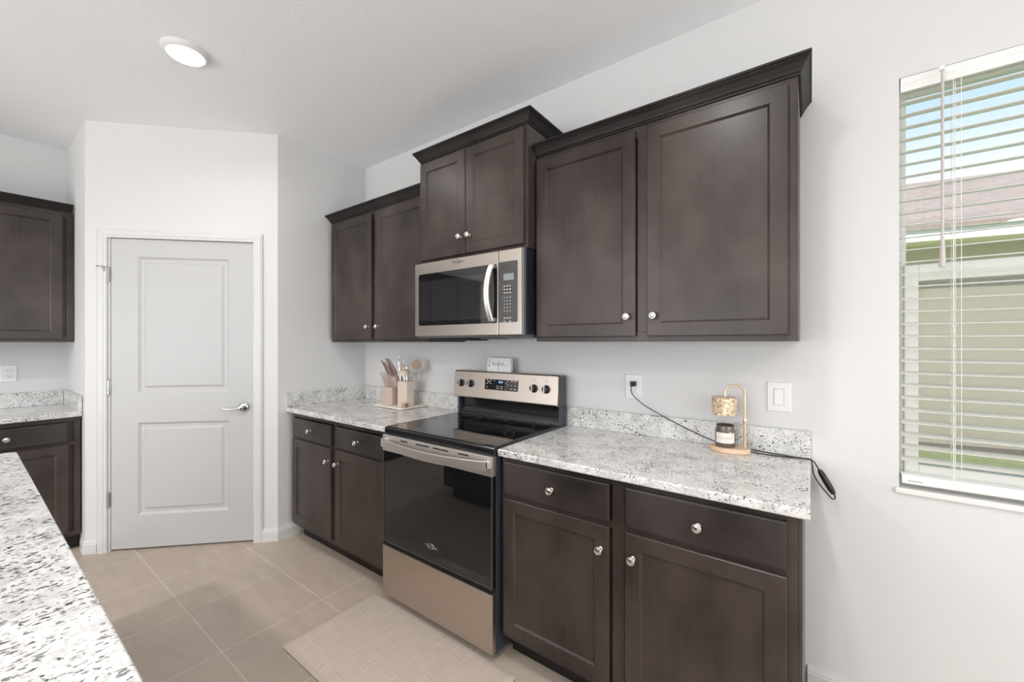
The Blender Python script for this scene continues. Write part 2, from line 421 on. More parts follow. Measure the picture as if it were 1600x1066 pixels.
# lever
b = MB().lathe([(.033, 0), (.034, .004), (.030, .010), (.022, .014), (.012, .016), (.011, .045), (.014, .048), (.014, .054), (.008, .057)], (.946, yf, .927), (0, -1, 0), 32)
pts = spline([(.946, yf - .050, .927), (.925, yf - .052, .926), (.90, yf - .053, .921), (.87, yf - .052, .920), (.846, yf - .050, .922), (.838, yf - .046, .924)], 5)
b.tube(pts, [.0085 - .004 * math.sin(PI * i / (len(pts) - 1)) + .002 for i in range(len(pts))], 12)
b.build('door_handle', 'chrome', door, smooth=True)
MB().box(dx1 + .0005, yf + .004, .895, dx1 + .003, yf + .02, .955).build('latch_plate', 'chrome', door)
# jamb + stop + casing
b = MB().box(OX0 - .0, 0, 0, OX0 + .015, .11, 2.057).box(OX1 - .015, 0, 0, OX1, .11, 2.057).box(OX0, 0, 2.057, OX1, .11, 2.072)
b.box(OX0 + .015, .04, 0, OX0 + .027, .075, 2.057).box(OX1 - .027, .04, 0, OX1 - .015, .075, 2.057).box(OX0 + .015, .04, 2.045, OX1 - .015, .075, 2.057)
o = struct(b.build('trim_1', 'trim_paint')); o.location = door.location; o.rotation_euler = door.rotation_euler
CP = [(0, 0), (0, .011), (.006, .014), (.016, .014), (.020, .017), (.045, .017), (.05, .014), (.056, .012), (.057, 0)]   # (out from opening, thickness)
def casing(b, xl, xr, zt, prof):
    rs = []
    for (px, pz, sx_, sz_) in [(xl, 0, -1, 0), (xl, zt, -1, 1), (xr, zt, 1, 1), (xr, 0, 1, 0)]:
        rs.append([(px + sx_ * o_, -t_, pz + sz_ * o_) for o_, t_ in prof])
    return b.rings(rs)
o = struct(casing(MB(), OX0 + .003, OX1 - .016, 2.055, CP).build('trim_2', 'trim_paint')); o.location = door.location; o.rotation_euler = door.rotation_euler

# ------------------------------------------------------------ window
win = bpy.data.objects.new('window_1', None); COL.objects.link(win); struct(win); win.location = (WX0, 0, WZ0)
W_, Hh = WX1 - WX0, WZ1 - WZ0
b = MB()
for (x0, z0, x1, z1) in [(0, .018, .022, Hh), (W_ - .022, .018, W_, Hh), (.022, .018, W_ - .022, .05), (.022, Hh - .016, W_ - .022, Hh)]:
    b.box(x0, .075, z0, x1, .145, z1)
b.build('frame', 'vinyl_white', win, bevel=.003)
b = MB()   # lower sash (inner), upper sash (outer)
mr0, mr1 = 1.592 - WZ0, 1.652 - WZ0
for (x0, z0, x1, z1) in [(.022, .05, .060, mr1), (W_ - .060, .05, W_ - .022, mr1), (.060, .05, W_ - .060, .095), (.060, mr0, W_ - .060, mr1)]:
    b.box(x0, .062, z0, x1, .098, z1)
b.build('lower_sash', 'vinyl_white', win, bevel=.003)
b = MB()
for (x0, z0, x1, z1) in [(.022, mr0, .032, Hh - .016), (W_ - .032, mr0, W_ - .022, Hh - .016), (.032, mr0, W_ - .032, mr0 + .03), (.032, Hh - .030, W_ - .032, Hh - .016)]:
    b.box(x0, .102, z0, x1, .132, z1)
b.build('upper_sash', 'vinyl_white', win, bevel=.003)
MB().box(.060, .078, .095, W_ - .060, .082, mr0).build('lower_pane', 'window_glass', win)
MB().box(.032, .115, mr0 + .03, W_ - .032, .119, Hh - .030).build('upper_pane', 'window_glass', win)
MB().box(.022, .1385, .05, W_ - .022, .1395, mr0 + .02).build('insect_screen', 'insect_screen', win)
MB().box(-.012, -.012, -.002, W_ + .012, .075, .018).build('sill', 'sill_stone', win, bevel=.004)

# unseen openings behind the camera, added and placed to balance the light
for i, (loc, rz, w, z0, z1) in enumerate([((0, 0, 0), PI, 4.0, .1, 2.35), ((0, 0, 0), PI / 2, 3.0, .4, 2.3)]):
    wn = bpy.data.objects.new('window_%d' % (i + 2), None); COL.objects.link(wn); struct(wn)
    wn.location = (2.85, -7.0, 0); wn.rotation_euler = (0, 0, rz if i == 0 else -PI / 2)
    if i: wn.location = (6.2, -.7, 0)
    b = MB()
    b.box(0, .0, z0, .06, .05, z1).box(w - .06, 0, z0, w, .05, z1).box(.06, 0, z0, w - .06, .05, z0 + .06).box(.06, 0, z1 - .06, w - .06, .05, z1)
    b.box(w / 3 - .03, 0, z0 + .06, w / 3 + .03, .05, z1 - .06).box(2 * w / 3 - .03, 0, z0 + .06, 2 * w / 3 + .03, .05, z1 - .06)
    b.build('window_frame', 'vinyl_white', wn)

# ------------------------------------------------------------ blind
bl = thing('window_blind', 'white horizontal slat blind with grey tilt wand hanging in the window', 'window blind', (WX0 + .004, 0, WZ0 + .02))
BW = W_ - .008; zb = WZ0 + .02
# headrail with profiled valance
b = MB(); zt = WZ1 - zb
b.box(.004, .0078, zt - .034, BW - .004, .034, zt - .002)
b.prism([(.000, zt - .002), (-.001, zt - .020), (-.001, zt - .024), (.003, zt - .028), (.003, zt - .034), (-.001, zt - .038), (.000, zt - .052), (.008, zt - .052), (.008, zt - .002)], 0, BW, 'x')
b.build('headrail', 'blind_white', bl, smooth=True)
def slat(b, z, d=.048, th=.0026, tilt=.125, y=.026):
    n = 5; top = []; bot = []
    for i in range(n + 1):
        u = i / n - .5; cz = .0018 * (1 - 4 * u * u)
        yy = y + u * d; zz = z + u * d * tilt + cz
        top.append((yy, zz + th / 2)); bot.append((yy, zz - th / 2))
    b.prism(top + bot[::-1], .003, BW - .003, 'x')
b = MB(); z = zt - .052 - .034; zs = []
while z > .075: slat(b, z); zs.append(z); z -= .0442
b.build('slats', 'slat_white', bl, smooth=True)
b = MB().prism([(-.006, .016), (-.008, .020), (-.006, .040), (0, .046), (.044, .046), (.050, .040), (.050, .016)], .003, BW - .003, 'x')
b.build('bottom_rail', 'blind_white', bl)
b = MB()
for k in range(9): b.box(.018 + k * .0042, -.0092, .026 + .0005 * (k % 2), .0208 + k * .0042, -.0068, .0295)
b.build('maker_label', 'print_grey', bl)
for xl in (.135, BW - .135):
    b = MB()
    for yy in (-.004, .048): b.tube([(xl, yy, zt - .066), (xl, yy, .044)], .0008, 6)
    for zz in zs: b.tube([(xl, -.004, zz - .004), (xl, .048, zz - .001)], .0006, 5)
    b.tube([(xl + .002, .022, zt - .066), (xl + .002, .022, .044)], .0008, 6)
    b.build('ladder_cord', 'cord_white', bl)
b = MB(); b.tube([(.146, -.016, zt - .004), (.147, -.016, .02)], .0009, 6); b.tube([(.128, -.015, zt - .05), (.128, -.015, .03)], .0009, 6)
b.build('lift_cord', 'cord_white', bl)
wx = 3.337 - WX0 - .004
b = MB().box(wx - .006, -.02, zt - .022, wx + .006, -.011, zt - .006)
b.build('wand_bracket', 'blind_white', bl)
b = MB().lathe([(.0030, 0), (.0040, -.002), (.0042, -.565), (.0050, -.57), (.0085, -.668), (.0080, -.673)], (wx, -.0225, zt - .020), n=10)
b.build('tilt_wand', 'wand_grey', bl, smooth=True)

# ------------------------------------------------------------ hardware shared by the cabinets
def knob_mesh():
    b = MB(); b.lathe([(.0085, 0), (.0085, .002), (.0055, .004), (.0050, .013), (.008, .017), (.0135, .0205), (.0150, .0235), (.0145, .0262), (.0125, .0275),
                       (.0118, .0262), (.0095, .0262), (.0085, .0272), (.003, .0278)], (0, 0, 0), (0, -1, 0), 28)
    o = b.build('knob', 'brushed_nickel', smooth=True, angle=50); me = o.data; bpy.data.objects.remove(o); return me
KNOB = knob_mesh()
def knob(parent, x, y, z):
    o = bpy.data.objects.new('knob', KNOB); COL.objects.link(o); o.parent = parent; o.location = (x, y, z); return o
def shaker(name, parent, x0, z0, x1, z1, yb, th=.019, st=.054, rec=.0075, m='espresso_wood'):
    """door leaf: local origin of the parent, front at yb-th"""
    b = MB(); yF = yb - th
    def R(i, y): return rect(x0 + i, z0 + i, x1 - i, z1 - i, y)
    b.rings([R(0, yb), R(0, yF + .0035), R(.003, yF), R(st - .001, yF), R(st, yF + .0015), R(st + .0055, yF + rec - .0015), R(st + .0065, yF + rec)], True, True)
    return b.build(name, m, parent)
def slab(name, parent, x0, z0, x1, z1, yb, th=.019, m='espresso_wood_horizontal'):
    b = MB(); yF = yb - th
    def R(i, y): return rect(x0 + i, z0 + i, x1 - i, z1 - i, y)
    b.rings([R(0, yb), R(0, yF + .006), R(.002, yF + .004), R(.007, yF + .0025), R(.009, yF)], True, True)
    return b.build(name, m, parent)
CROWN = [(0, 0), (.006, 0), (.006, .007), (.010, .010), (.014, .018), (.024, .034), (.031, .042), (.033, .043), (.033, .047), (.038, .049), (.038, .058), (0, .058)]

def upper_cabinet(label, x0, x1, z0, ztop, depth, doors, knobs, crown_pts, loc, rz, stiles=None, crown_z=None, name='upper_cabinet'):
    """local frame: x along the wall, -y to the room, origin at the bottom back left"""
    t_ = thing(name, label, 'cabinet', loc, rz)
    b = MB(); w = x1 - x0; h = ztop - z0
    b.box(0, -depth + .019, 0, w, -.001, h)
    b.build('body', 'espresso_wood', t_)
    # face frame
    b = MB(); f0, f1 = -depth, -depth + .019
    xs = sorted([0, w]); b.box(0, f0, 0, .038, f1, h).box(w - .038, f0, 0, w, f1, h).box(.038, f0, 0, w - .038, f1, .04).box(.038, f0, h - .05, w - .038, f1, h)
    if stiles:
        for s_ in stiles: b.box(s_ - .02, f0, .04, s_ + .02, f1, h - .05)
    b.build('face_frame', 'espresso_wood', t_, bevel=.0012)
    for (a, c, za, zc), k in zip(doors, knobs):
        d = shaker('door', t_, a, za, c, zc, f0)
        if k is not None: knob(d, k[0], f0 - .019, k[1])
    if crown_pts:
        b = MB(); sweep(b, crown_pts, CROWN, h - .002 if crown_z is None else crown_z)
        b.build('crown_moulding', 'crown_wood', t_)
    return t_
UZ = 1.373
def dz(z): return z - UZ
# left of the microwave
x0 = .046
upper_cabinet('dark brown double-door wall cabinet left of the microwave, next to the pantry wall', x0, 1.118, UZ, 2.275, .318,
    [(.065 - x0, .561 - x0, dz(1.392), dz(2.252)), (.612 - x0, 1.104 - x0, dz(1.392), dz(2.252))],
    [(.531 - x0, dz(1.477)), (.642 - x0, dz(1.477))],
    [(0, 0), (0, -.318), (1.071, -.318)], (x0, 0, UZ), 0, stiles=[.5865 - x0])
# above the microwave (deeper)
x0 = 1.126
upper_cabinet('short dark brown double-door cabinet directly above the stainless microwave', x0, 1.882, 1.825, 2.422, .385,
    [(1.134 - x0, 1.489 - x0, .018, .580), (1.493 - x0, 1.866 - x0, .018, .580)],
    [(1.459 - x0, .110), (1.523 - x0, .110)],
    [(0, 0), (0, -.385), (.756, -.385), (.756, 0)], (x0, 0, 1.825), 0)
# right of the microwave
x0 = 1.888
upper_cabinet('largest dark brown double-door wall cabinet, right of the microwave and nearest the window', x0, 2.941, UZ, 2.275, .318,
    [(1.897 - x0, 2.386 - x0, dz(1.394), dz(2.252)), (2.434 - x0, 2.914 - x0, dz(1.394), dz(2.252))],
    [(2.354 - x0, dz(1.477)), (2.464 - x0, dz(1.477))],
    [(.0, -.318), (1.053, -.318), (1.053, 0)], (x0, 0, UZ), 0, stiles=[2.410 - x0])
# on the left wall, rotated: local x runs towards +y
LY = -1.516
def left_upper(label, yr, w):
    w2 = w / 2
    return upper_cabinet(label, 0, w, UZ, 2.275, .318,
        [(.026, w2 - .022, dz(1.392), dz(2.252)), (w2 + .022, w - .054, dz(1.392), dz(2.252))],
        [(w2 - .052, dz(1.477)), (w2 + .052, dz(1.477))],
        [(0, -.318), (w - .006, -.318)], (-1.53, yr - w, UZ), PI / 2, stiles=[w2])
left_upper('dark wall cabinet on the left wall, beside the corner of the pantry door wall', LY, 1.10)
left_upper('dark wall cabinet on the left wall, farther from the pantry door', LY - 1.104, 1.10)

# ------------------------------------------------------------ base cabinets
def base_cabinet(label, w, fronts, loc, rz, end_right=False, end_left=False, depth=.61, H_=.884, filler=None, stiles=()):
    t_ = thing('base_cabinet', label, 'cabinet', loc, rz)
    MB().box(0, -depth + .019, .105, w, -.002, H_).build('body', 'espresso_wood', t_)
    b = MB().box(.0, -depth, .105, .03, -depth + .019, H_).box(w - .03, -depth, .105, w, -depth + .019, H_)
    b.box(.03, -depth, .105, w - .03, -depth + .019, .14).box(.03, -depth, H_ - .028, w - .03, -depth + .019, H_)
    ed = [.03] + [q_ for s_ in stiles for q_ in (s_ - .022, s_ + .022)] + [w - .03]
    for k_ in range(0, len(ed), 2): b.box(ed[k_], -depth, .70, ed[k_ + 1], -depth + .019, .725)
    for s_ in stiles: b.box(s_ - .022, -depth, .14, s_ + .022, -depth + .019, H_ - .028)
    b.build('face_frame', 'espresso_wood', t_, bevel=.0012)
    MB().box(.0, -depth + .075, 0, w, -depth + .09, .105).build('toe_kick', 'toe_kick_black', t_)
    if end_right: MB().box(w, -depth + .004, 0, w + .010, -.002, H_).build('end_panel', 'espresso_wood', t_, bevel=.001)
    for kind, a, za, c, zc, k in fronts:
        d = (shaker('door', t_, a, za, c, zc, -depth) if kind == 'door' else slab('drawer', t_, a, za, c, zc, -depth))
        if k: knob(d, k[0], -depth - .019, k[1])
    return t_
x0 = 1.902
base_cabinet('dark brown two-drawer base cabinet right of the range, below the lamp', 2.947 - x0,
    [('drawer', 1.918 - x0, .722, 2.393 - x0, .862, (2.158 - x0, .792)), ('drawer', 2.451 - x0, .722, 2.922 - x0, .862, (2.690 - x0, .792)),
     ('door', 1.918 - x0, .132, 2.393 - x0, .706, (2.363 - x0, .624)), ('door', 2.451 - x0, .132, 2.922 - x0, .706, (2.482 - x0, .624))],
    (x0, 0, 0), 0, end_right=True, stiles=[2.422 - x0])
x0 = .052
base_cabinet('dark brown two-drawer base cabinet left of the range, below the knife block', 1.124 - x0,
    [('drawer', .080 - x0, .722, .568 - x0, .850, (.324 - x0, .788)), ('drawer', .612 - x0, .722, 1.098 - x0, .850, (.856 - x0, .788)),
     ('door', .078 - x0, .132, .566 - x0, .706, (.536 - x0, .626)), ('door', .614 - x0, .132, 1.098 - x0, .706, (.646 - x0, .626))],
    (x0, 0, 0), 0, stiles=[.590 - x0])
def left_base(label, yr, w, gap=.055):
    w2 = (w - gap + .026) / 2
    return base_cabinet(label, w,
        [('drawer', .026, .722, w2 - .022, .850, ((w2) / 2, .788)), ('drawer', w2 + .022, .722, w - gap, .850, ((w2 + .022 + w - gap) / 2, .788)),
         ('door', .026, .132, w2 - .022, .706, (w2 - .052, .626)), ('door', w2 + .022, .132, w - gap, .706, (w2 + .052, .626))],
        (-1.53, yr - w, 0), PI / 2, stiles=[w2])
left_base('dark base cabinet on the left wall beside the white door corner, behind the island', LY - .004, 1.146)
left_base('dark base cabinet on the left wall, farther from the pantry door', LY - 1.154, 1.10)

# ------------------------------------------------------------ stone worktops
def worktop(name, label, boxes, splash, bevel=.006):
    t_ = thing(name, label, 'countertop', (0, 0, .884))
    b = MB()
    for bx in boxes: b.box(bx[0], bx[1], 0, bx[2], bx[3], .030)
    b.build('slab', 'granite', t_, bevel=bevel, seg=3, smooth=False)
    for sx in splash: MB().box(sx[0], sx[1], .0305, sx[2], sx[3], .132).build('backsplash', 'granite', t_, bevel=.0015)
    return t_
worktop('countertop', 'speckled white granite countertop with low backsplash right of the range', [(1.897, -.643, 2.975, -.002)], [(1.897, -.020, 2.976, -.002)])
worktop('countertop', 'speckled white granite countertop in the corner left of the range', [(.003, -.643, 1.131, -.002)], [(.022, -.020, 1.131, -.002), (.003, -.641, .021, -.002)])
worktop('countertop', 'speckled granite countertop on the left wall beside the pantry door corner', [(-1.528, -3.75, -.885, -1.516)], [(-1.528, -3.75, -1.510, -1.534), (-1.528, -1.533, -.888, -1.516)])
# island
isl = thing('kitchen_island', 'dark brown island base under the broad granite island top', 'kitchen island', (1.5, -2.42, 0))
MB().box(-1.16, -.50, .1, 1.16, .535, .883).build('body', 'espresso_wood', isl)
MB().box(-1.10, -.44, 0, 1.10, .475, .1).build('toe_kick', 'toe_kick_black', isl)
for k in range(4):
    xa = -1.13 + k * .57
    b = MB(); b.T = Matrix.Rotation(PI, 4, 'Z')
    def R(i, y, xa=xa): return rect(xa + i, .13 + i, xa + .55 - i, .86 - i, y)
    b.rings([R(0, -.536), R(0, -.550), R(.003, -.554), R(.054, -.554), R(.061, -.547)]); b.build('door', 'espresso_wood', isl)
ic = MB(); pts = []
X0, X1, Y0, Y1, rr = .303, 2.72, -3.02, -1.856, .022
for cx_, cy_, a0 in [(X1 - rr, Y1 - rr, 0), (X0 + rr, Y1 - rr, 90), (X0 + rr, Y0 + rr, 180), (X1 - rr, Y0 + rr, 270)]:
    for k in range(6):
        a = math.radians(a0 + 18 * k); pts.append((cx_ + rr * math.cos(a), cy_ + rr * math.sin(a)))
ic.prism(pts, 0, .030)
o = ic.build('island_countertop', 'granite_island', None, bevel=.005, seg=3); o.location = (0, 0, .884)
tag(o, 'broad black-flecked white granite top of the island, nearest the camera', 'countertop')

# ------------------------------------------------------------ range
RX0, RX1 = 1.135, 1.893
rg = thing('range', 'freestanding stainless electric range with black glass top and oven door', 'stove', (RX0, 0, 0))
RW = RX1 - RX0
MB().box(.003, -.640, .035, RW - .003, -.03, .883).build('body', 'range_side', rg)
for (x, y) in [(.05, -.60), (RW - .05, -.60), (.05, -.1), (RW - .05, -.1)]: MB().cyl((x, y, 0), (x, y, .036), .016, 14).build('foot', 'black_plastic', rg)
# cooktop
b = MB(); b.box(0, -.652, .884, RW, -.045, .918)
b.build('cooktop', 'black_enamel', rg, bevel=.007, seg=3)
MB().box(.016, -.636, .9165, RW - .016, -.085, .9205).build('cooktop_glass', 'black_glass', rg, bevel=.001)
for xa in (.006, RW - .016): MB().box(xa, -.646, .918, xa + .010, -.05, .921).build('cooktop_trim', 'knob_face', rg)
def ringm(b, x, y, r, w=.0016, z0=.9206, n=56):
    vs = []; fs = []
    for i in range(n):
        a = 2 * PI * i / n
        vs += [(x + r * math.cos(a), y + r * math.sin(a), z0), (x + (r - w) * math.cos(a), y + (r - w) * math.sin(a), z0)]
    for i in range(n): j = (i + 1) % n; fs.append((2 * i, 2 * j, 2 * j + 1, 2 * i + 1))
    b._add(vs, fs)
for (x, y, rs) in [(.19, -.46, (.115,)), (.19, -.205, (.078,)), (.57, -.465, (.125, .085)), (.575, -.205, (.078,)), (.38, -.155, (.05,))]:
    b = MB()
    for r in rs: ringm(b, x, y, r)
    b.build('burner_ring', 'burner_ring', rg)
b = MB()
for k in range(5): ringm(b, RW / 2 + .11 + k * .02, -.60, .004, .002)
b.build('hot_surface_marks', 'burner_ring', rg)
# oven door: steel top band with vents, black glass, handle
od = MB(); od.box(.004, -.662, .318, RW - .004, -.641, .797); od = od.build('oven_door', 'black_glass', rg, bevel=.002)
MB().box(.004, -.665, .797, RW - .004, -.641, .881).build('door_band', 'stainless_lit', od, bevel=.0015)
for (xa, xb) in [(.150, .205), (.268, .362), (.392, .490), (.556, .618)]: MB().box(xa, -.6658, .8635, xb, -.6648, .8695).build('vent_slot', 'slot_black', od)
hn = []; N = 25
for i in range(N):
    u = i / (N - 1); x = .022 + u * (RW - .044); bow = math.sin(PI * u)
    y = -.690 - .030 * bow ** .7; z = .846 - .010 * bow
    hh = .021
    hn.append([(x, y + .012, z - hh), (x, y, z - hh), (x, y, z + hh), (x, y + .012, z + hh)])
b = MB().rings(hn); b.box(.022, -.690, .83, .046, -.664, .862).box(RW - .046, -.690, .83, RW - .022, -.664, .862)
b.build('handle', 'stainless_lit', od, bevel=.002)
b = MB().box(.004, -.6645, .318, .012, -.6605, .797).box(RW - .012, -.6645, .318, RW - .004, -.6605, .797).box(.012, -.6645, .318, RW - .012, -.6605, .326)
b.build('door_trim', 'knob_face', od)
def logo(parent, x, y, z, s, m):
    text_part('logo', 'Whirlpool', s, m, parent, (x, y, z), sx=1.0)
    b = MB(); pts = []
    for k in range(19):
        a = math.radians(200 + k * 16.5); pts.append((x - s * .25 + s * 1.25 * math.cos(a), y, z + s * .62 * math.sin(a)))
    b.tube(pts, [s * .02 + s * .035 * math.sin(PI * i / 18) for i in range(19)], 5); b.build('logo_swoosh', m, parent)
logo(od, .378, -.6632, .392, .020, 'logo_steel')
# storage drawer
dr = MB().box(.004, -.664, .040, RW - .004, -.641, .296).build('storage_drawer', 'stainless_steel', rg, bevel=.002)
MB().box(.006, -.655, .296, RW - .006, -.641, .318).build('drawer_gap', 'slot_black', rg)
# back riser and control panel
b = MB(); pr = [(-.045, .884), (-.045, 1.03), (-.075, 1.03), (-.062, 1.005), (-.062, .965), (-.080, .940), (-.086, .921), (-.075, .884)]
b.prism(pr, .014, RW - .014, 'x'); b.build('riser', 'black_enamel', rg, smooth=True)
for xa in (0, RW - .014): MB().box(xa, -.088, .884, xa + .014, -.030, 1.028).build('riser_side', 'range_side', rg, bevel=.002)
MB().box(.030, -.0905, .9215, RW - .07, -.0865, .9255).build('riser_trim', 'knob_face', rg)
cp = MB(); pr = [(-.030, 1.028), (-.112, 1.026), (-.1155, 1.030), (-.1155, 1.034), (-.098, 1.186), (-.090, 1.192), (-.030, 1.192)]
cp.prism(pr, -.014, RW - .004, 'x'); cp = cp.build('control_panel', 'stainless_steel', rg, bevel=.0015)
MB().box(RW - .0038, -.108, 1.030, RW + .001, -.030, 1.188).build('panel_side', 'knob_face', cp, bevel=.001)
def pf(z): return -.1155 + (z - 1.034) * (.0175 / .152)      # panel face y at height z
tilt = math.atan2(.0175, .152)
b = MB()
b._add([(1.379 - RX0, pf(1.086) - .0008, 1.086), (1.627 - RX0, pf(1.086) - .0008, 1.086), (1.627 - RX0, pf(1.149) - .0008, 1.149), (1.379 - RX0, pf(1.149) - .0008, 1.149),
        (1.379 - RX0, pf(1.086) + .002, 1.086), (1.627 - RX0, pf(1.086) + .002, 1.086), (1.627 - RX0, pf(1.149) + .002, 1.149), (1.379 - RX0, pf(1.149) + .002, 1.149)],
       [(0, 1, 2, 3), (4, 7, 6, 5), (0, 4, 5, 1), (1, 5, 6, 2), (2, 6, 7, 3), (3, 7, 4, 0)])
dsp = b.build('display', 'black_glass', cp)
text_part('clock_digits', '8:31', .019, 'display_blue', dsp, (1.502 - RX0, pf(1.134) - .0015, 1.134), (PI / 2 - tilt, 0, 0))
b = MB()
for (px_, pz_, w_) in [(1.397, 1.143, .011), (1.424, 1.143, .010), (1.450, 1.142, .006), (1.410, 1.133, .016), (1.397, 1.124, .011), (1.424, 1.124, .010), (1.397, 1.102, .007),
                    (1.552, 1.141, .007), (1.552, 1.123, .006), (1.580, 1.143, .012), (1.606, 1.143, .013), (1.580, 1.120, .008), (1.606, 1.120, .009), (1.580, 1.098, .012), (1.604, 1.098, .013), (1.537, 1.132, .005)]:
    b.box(px_ - RX0 - w_ / 2, pf(pz_) - .0016, pz_ - .0022, px_ - RX0 + w_ / 2, pf(pz_) - .0009, pz_ + .0022)
for px_ in (1.478, 1.508):
    for k in range(14):
        a = 2 * PI * k / 14; zz = 1.103 + .0085 * math.sin(a)
        b.box(px_ - RX0 + .0085 * math.cos(a) - .0014, pf(zz) - .0016, zz - .0014, px_ - RX0 + .0085 * math.cos(a) + .0014, pf(zz) - .0009, zz + .0014)
b.build('key_marks', 'print_white', dsp)
for kx in (1.186, 1.266, 1.735, 1.815):
    zc = 1.113; b = MB(); ax = Vector((0, -math.cos(tilt), math.sin(tilt))); c = Vector((kx - RX0, pf(zc), zc))
    b.lathe([(.023, 0), (.023, .004), (.0185, .006), (.0175, .022), (.016, .024)], c, ax, 28)
    kb = b.build('burner_knob', 'black_plastic', cp, smooth=True)
    q = ax.to_track_quat('Z', 'Y').to_matrix().to_4x4(); b = MB(); b.T = Matrix.Translation(c) @ q
    b.box(-.0045, -.0185, .022, .0045, .0185, .029); b.build('grip', 'grip_grey', kb, bevel=.001)
    b = MB()
    for k in range(7):
        a = math.radians(-90 + 30 * k); zz = zc + .031 * math.cos(a)
        b.box(kx - RX0 + .031 * math.sin(a) - .0012, pf(zz) - .0006, zz - .0012, kx - RX0 + .031 * math.sin(a) + .0012, pf(zz) + .0002, zz + .0012)
    b.box(kx - RX0 - .004, pf(zc + .045) - .0006, zc + .043, kx - RX0 + .004, pf(zc + .045) + .0002, zc + .047)
    b.build('dial_marks', 'logo_dark', cp)

# ------------------------------------------------------------ microwave
MX0, MX1, MZ0, MZ1 = 1.126, 1.882, 1.405, 1.822
mw = thing('microwave', 'stainless over-the-range microwave with curved vertical handle', 'microwave', (MX0, 0, MZ0))
MWW, MH = MX1 - MX0, MZ1 - MZ0; yf = -.420
MB().box(.002, -.395, .004, MWW - .002, -.002, MH).build('body', 'microwave_side', mw, bevel=.002)
# door (left) with window, control side (right)
xd = 1.728 - MX0
d = MB(); d.box(-.016, yf, .0, xd, -.396, MH); d = d.build('door', 'stainless_microwave_dimmed', mw, bevel=.003)
b = MB(); 
def rrect(x0, z0, x1, z1, r, y, n=5):
    out = []
    for cx_, cz_, a0 in [(x1 - r, z1 - r, 0), (x0 + r, z1 - r, 90), (x0 + r, z0 + r, 180), (x1 - r, z0 + r, 270)]:
        for k in range(n + 1):
            a = math.radians(a0 + 90 * k / n); out.append((cx_ + r * math.cos(a), y, cz_ + r * math.sin(a)))
    return out
b.rings([rrect(.018, .060, xd - .006, MH - .062, .012, yf + .001), rrect(.018, .060, xd - .006, MH - .062, .012, yf - .0012), rrect(.019, .061, xd - .007, MH - .063, .012, yf - .0018)])
b.build('door_glass', 'black_glass', d)
b = MB(); b.rings([rrect(.030, .085, xd - .065, MH - .105, .004, yf - .0016), rrect(.030, .085, xd - .065, MH - .105, .004, yf - .0021)])
b.build('door_window', 'smoked_glass', d)
N = 21; hn = []
for i in range(N):
    u = i / (N - 1); z = .068 + u * (MH - .068 - .066); bow = math.sin(PI * u)
    x = xd - .030 - .010 * bow; y = yf - .018 - .030 * bow ** .8; w_ = .015
    hn.append([(x - w_, y + .008, z), (x - w_, y, z), (x - w_ + .003, y - .004, z), (x + w_ - .003, y - .004, z), (x + w_, y, z), (x + w_, y + .008, z)])
b = MB().rings(hn); b.box(xd - .044, yf - .022, .068, xd - .016, yf - .0008, .086).box(xd - .044, yf - .022, MH - .084, xd - .016, yf - .0008, MH - .066)
b.build('handle', 'stainless_lit', d, bevel=.001, smooth=True)
logo(d, .325, yf - .0006, MH - .020, .020, 'logo_dark')
c = MB().box(xd + .003, yf, 0, MWW - .013, -.396, MH).build('control_side', 'stainless_microwave_dimmed', mw, bevel=.003)
b = MB(); b.rings([rrect(xd + .004, .062, MWW - .036, MH - .058, .008, yf + .001), rrect(xd + .004, .062, MWW - .036, MH - .058, .008, yf - .0012)])
k = b.build('keypad', 'smoked_glass', c)
kx0, kx1 = xd + .040, MWW - .048
MB().box(kx0 - .006, yf - .0018, MH - .150, kx1 - .010, yf - .0011, MH - .118).build('display', 'display_dim', k)
b = MB()
for r_ in range(10):
    z = MH - .178 - r_ * .0165 - (.006 if r_ > 2 else 0) - (.018 if r_ > 7 else 0)
    for c_ in range(3):
        if r_ == 9 and c_ == 1: continue
        x = kx0 + c_ * .017; w_ = .009 if r_ < 3 or r_ > 7 else .004
        b.box(x - w_ / 2, yf - .0017, z - .002, x + w_ / 2, yf - .0011, z + .002)
b.build('key_marks', 'print_white', k)
MB().box(MWW - .013, yf + .003, .0, MWW - .002, -.396, MH).build('side_trim', 'vent_grey', mw, bevel=.002)
b = MB(); b.prism([(yf + .006, .0035), (yf + .016, -.010), (-.10, -.016), (-.06, .0035)], .0, MWW - .006, 'x'); b.build('bottom_pan', 'vent_grey', mw)
b = MB().box(.05, -.36, -.022, .36, -.20, -.0145)
for k_ in range(14): b.box(.055 + k_ * .022, -.355, -.0255, .067 + k_ * .022, -.205, -.022)
b.build('grease_filter', 'black_plastic', mw)
MB().box(.42, -.34, -.0185, .52, -.22, -.0155).build('cooktop_lamp_lens', 'vent_grey', mw)

# ------------------------------------------------------------ small sign on the range
sg = thing('wooden_sign', 'small white wooden block sign reading inspire on top of the range back', 'sign', (1.462, -.066, 1.1925))
MB().box(-.088, -.0125, 0, .088, .0125, .084).build('block', 'sign_white', sg, bevel=.0015)
def stroke(b, pts, r, y=-.0130, k=6):
    P = spline([(p[0], y, p[1]) for p in pts], k); n = len(P)
    b.tube(P, [r * (.55 + .45 * math.sin(PI * i / (n - 1))) for i in range(n)], 5, sc=.6)
b = MB(); s_ = .0125; z0 = .040
def ST(pts, r=.0015): stroke(b, [(-.047 + x * s_, z0 + z * s_) for x, z in pts], r)
ST([(-.1, .9), (.1, 1.1), (.15, .2), (.35, .0), (.6, .5)]); ST([(.15, 1.5), (.2, 1.6)])                      # i
ST([(.9, 1.0), (1.0, .6), (1.05, 0)]); ST([(1.0, .6), (1.3, 1.1), (1.6, 1.0), (1.65, .3), (1.7, -.6)])       # n
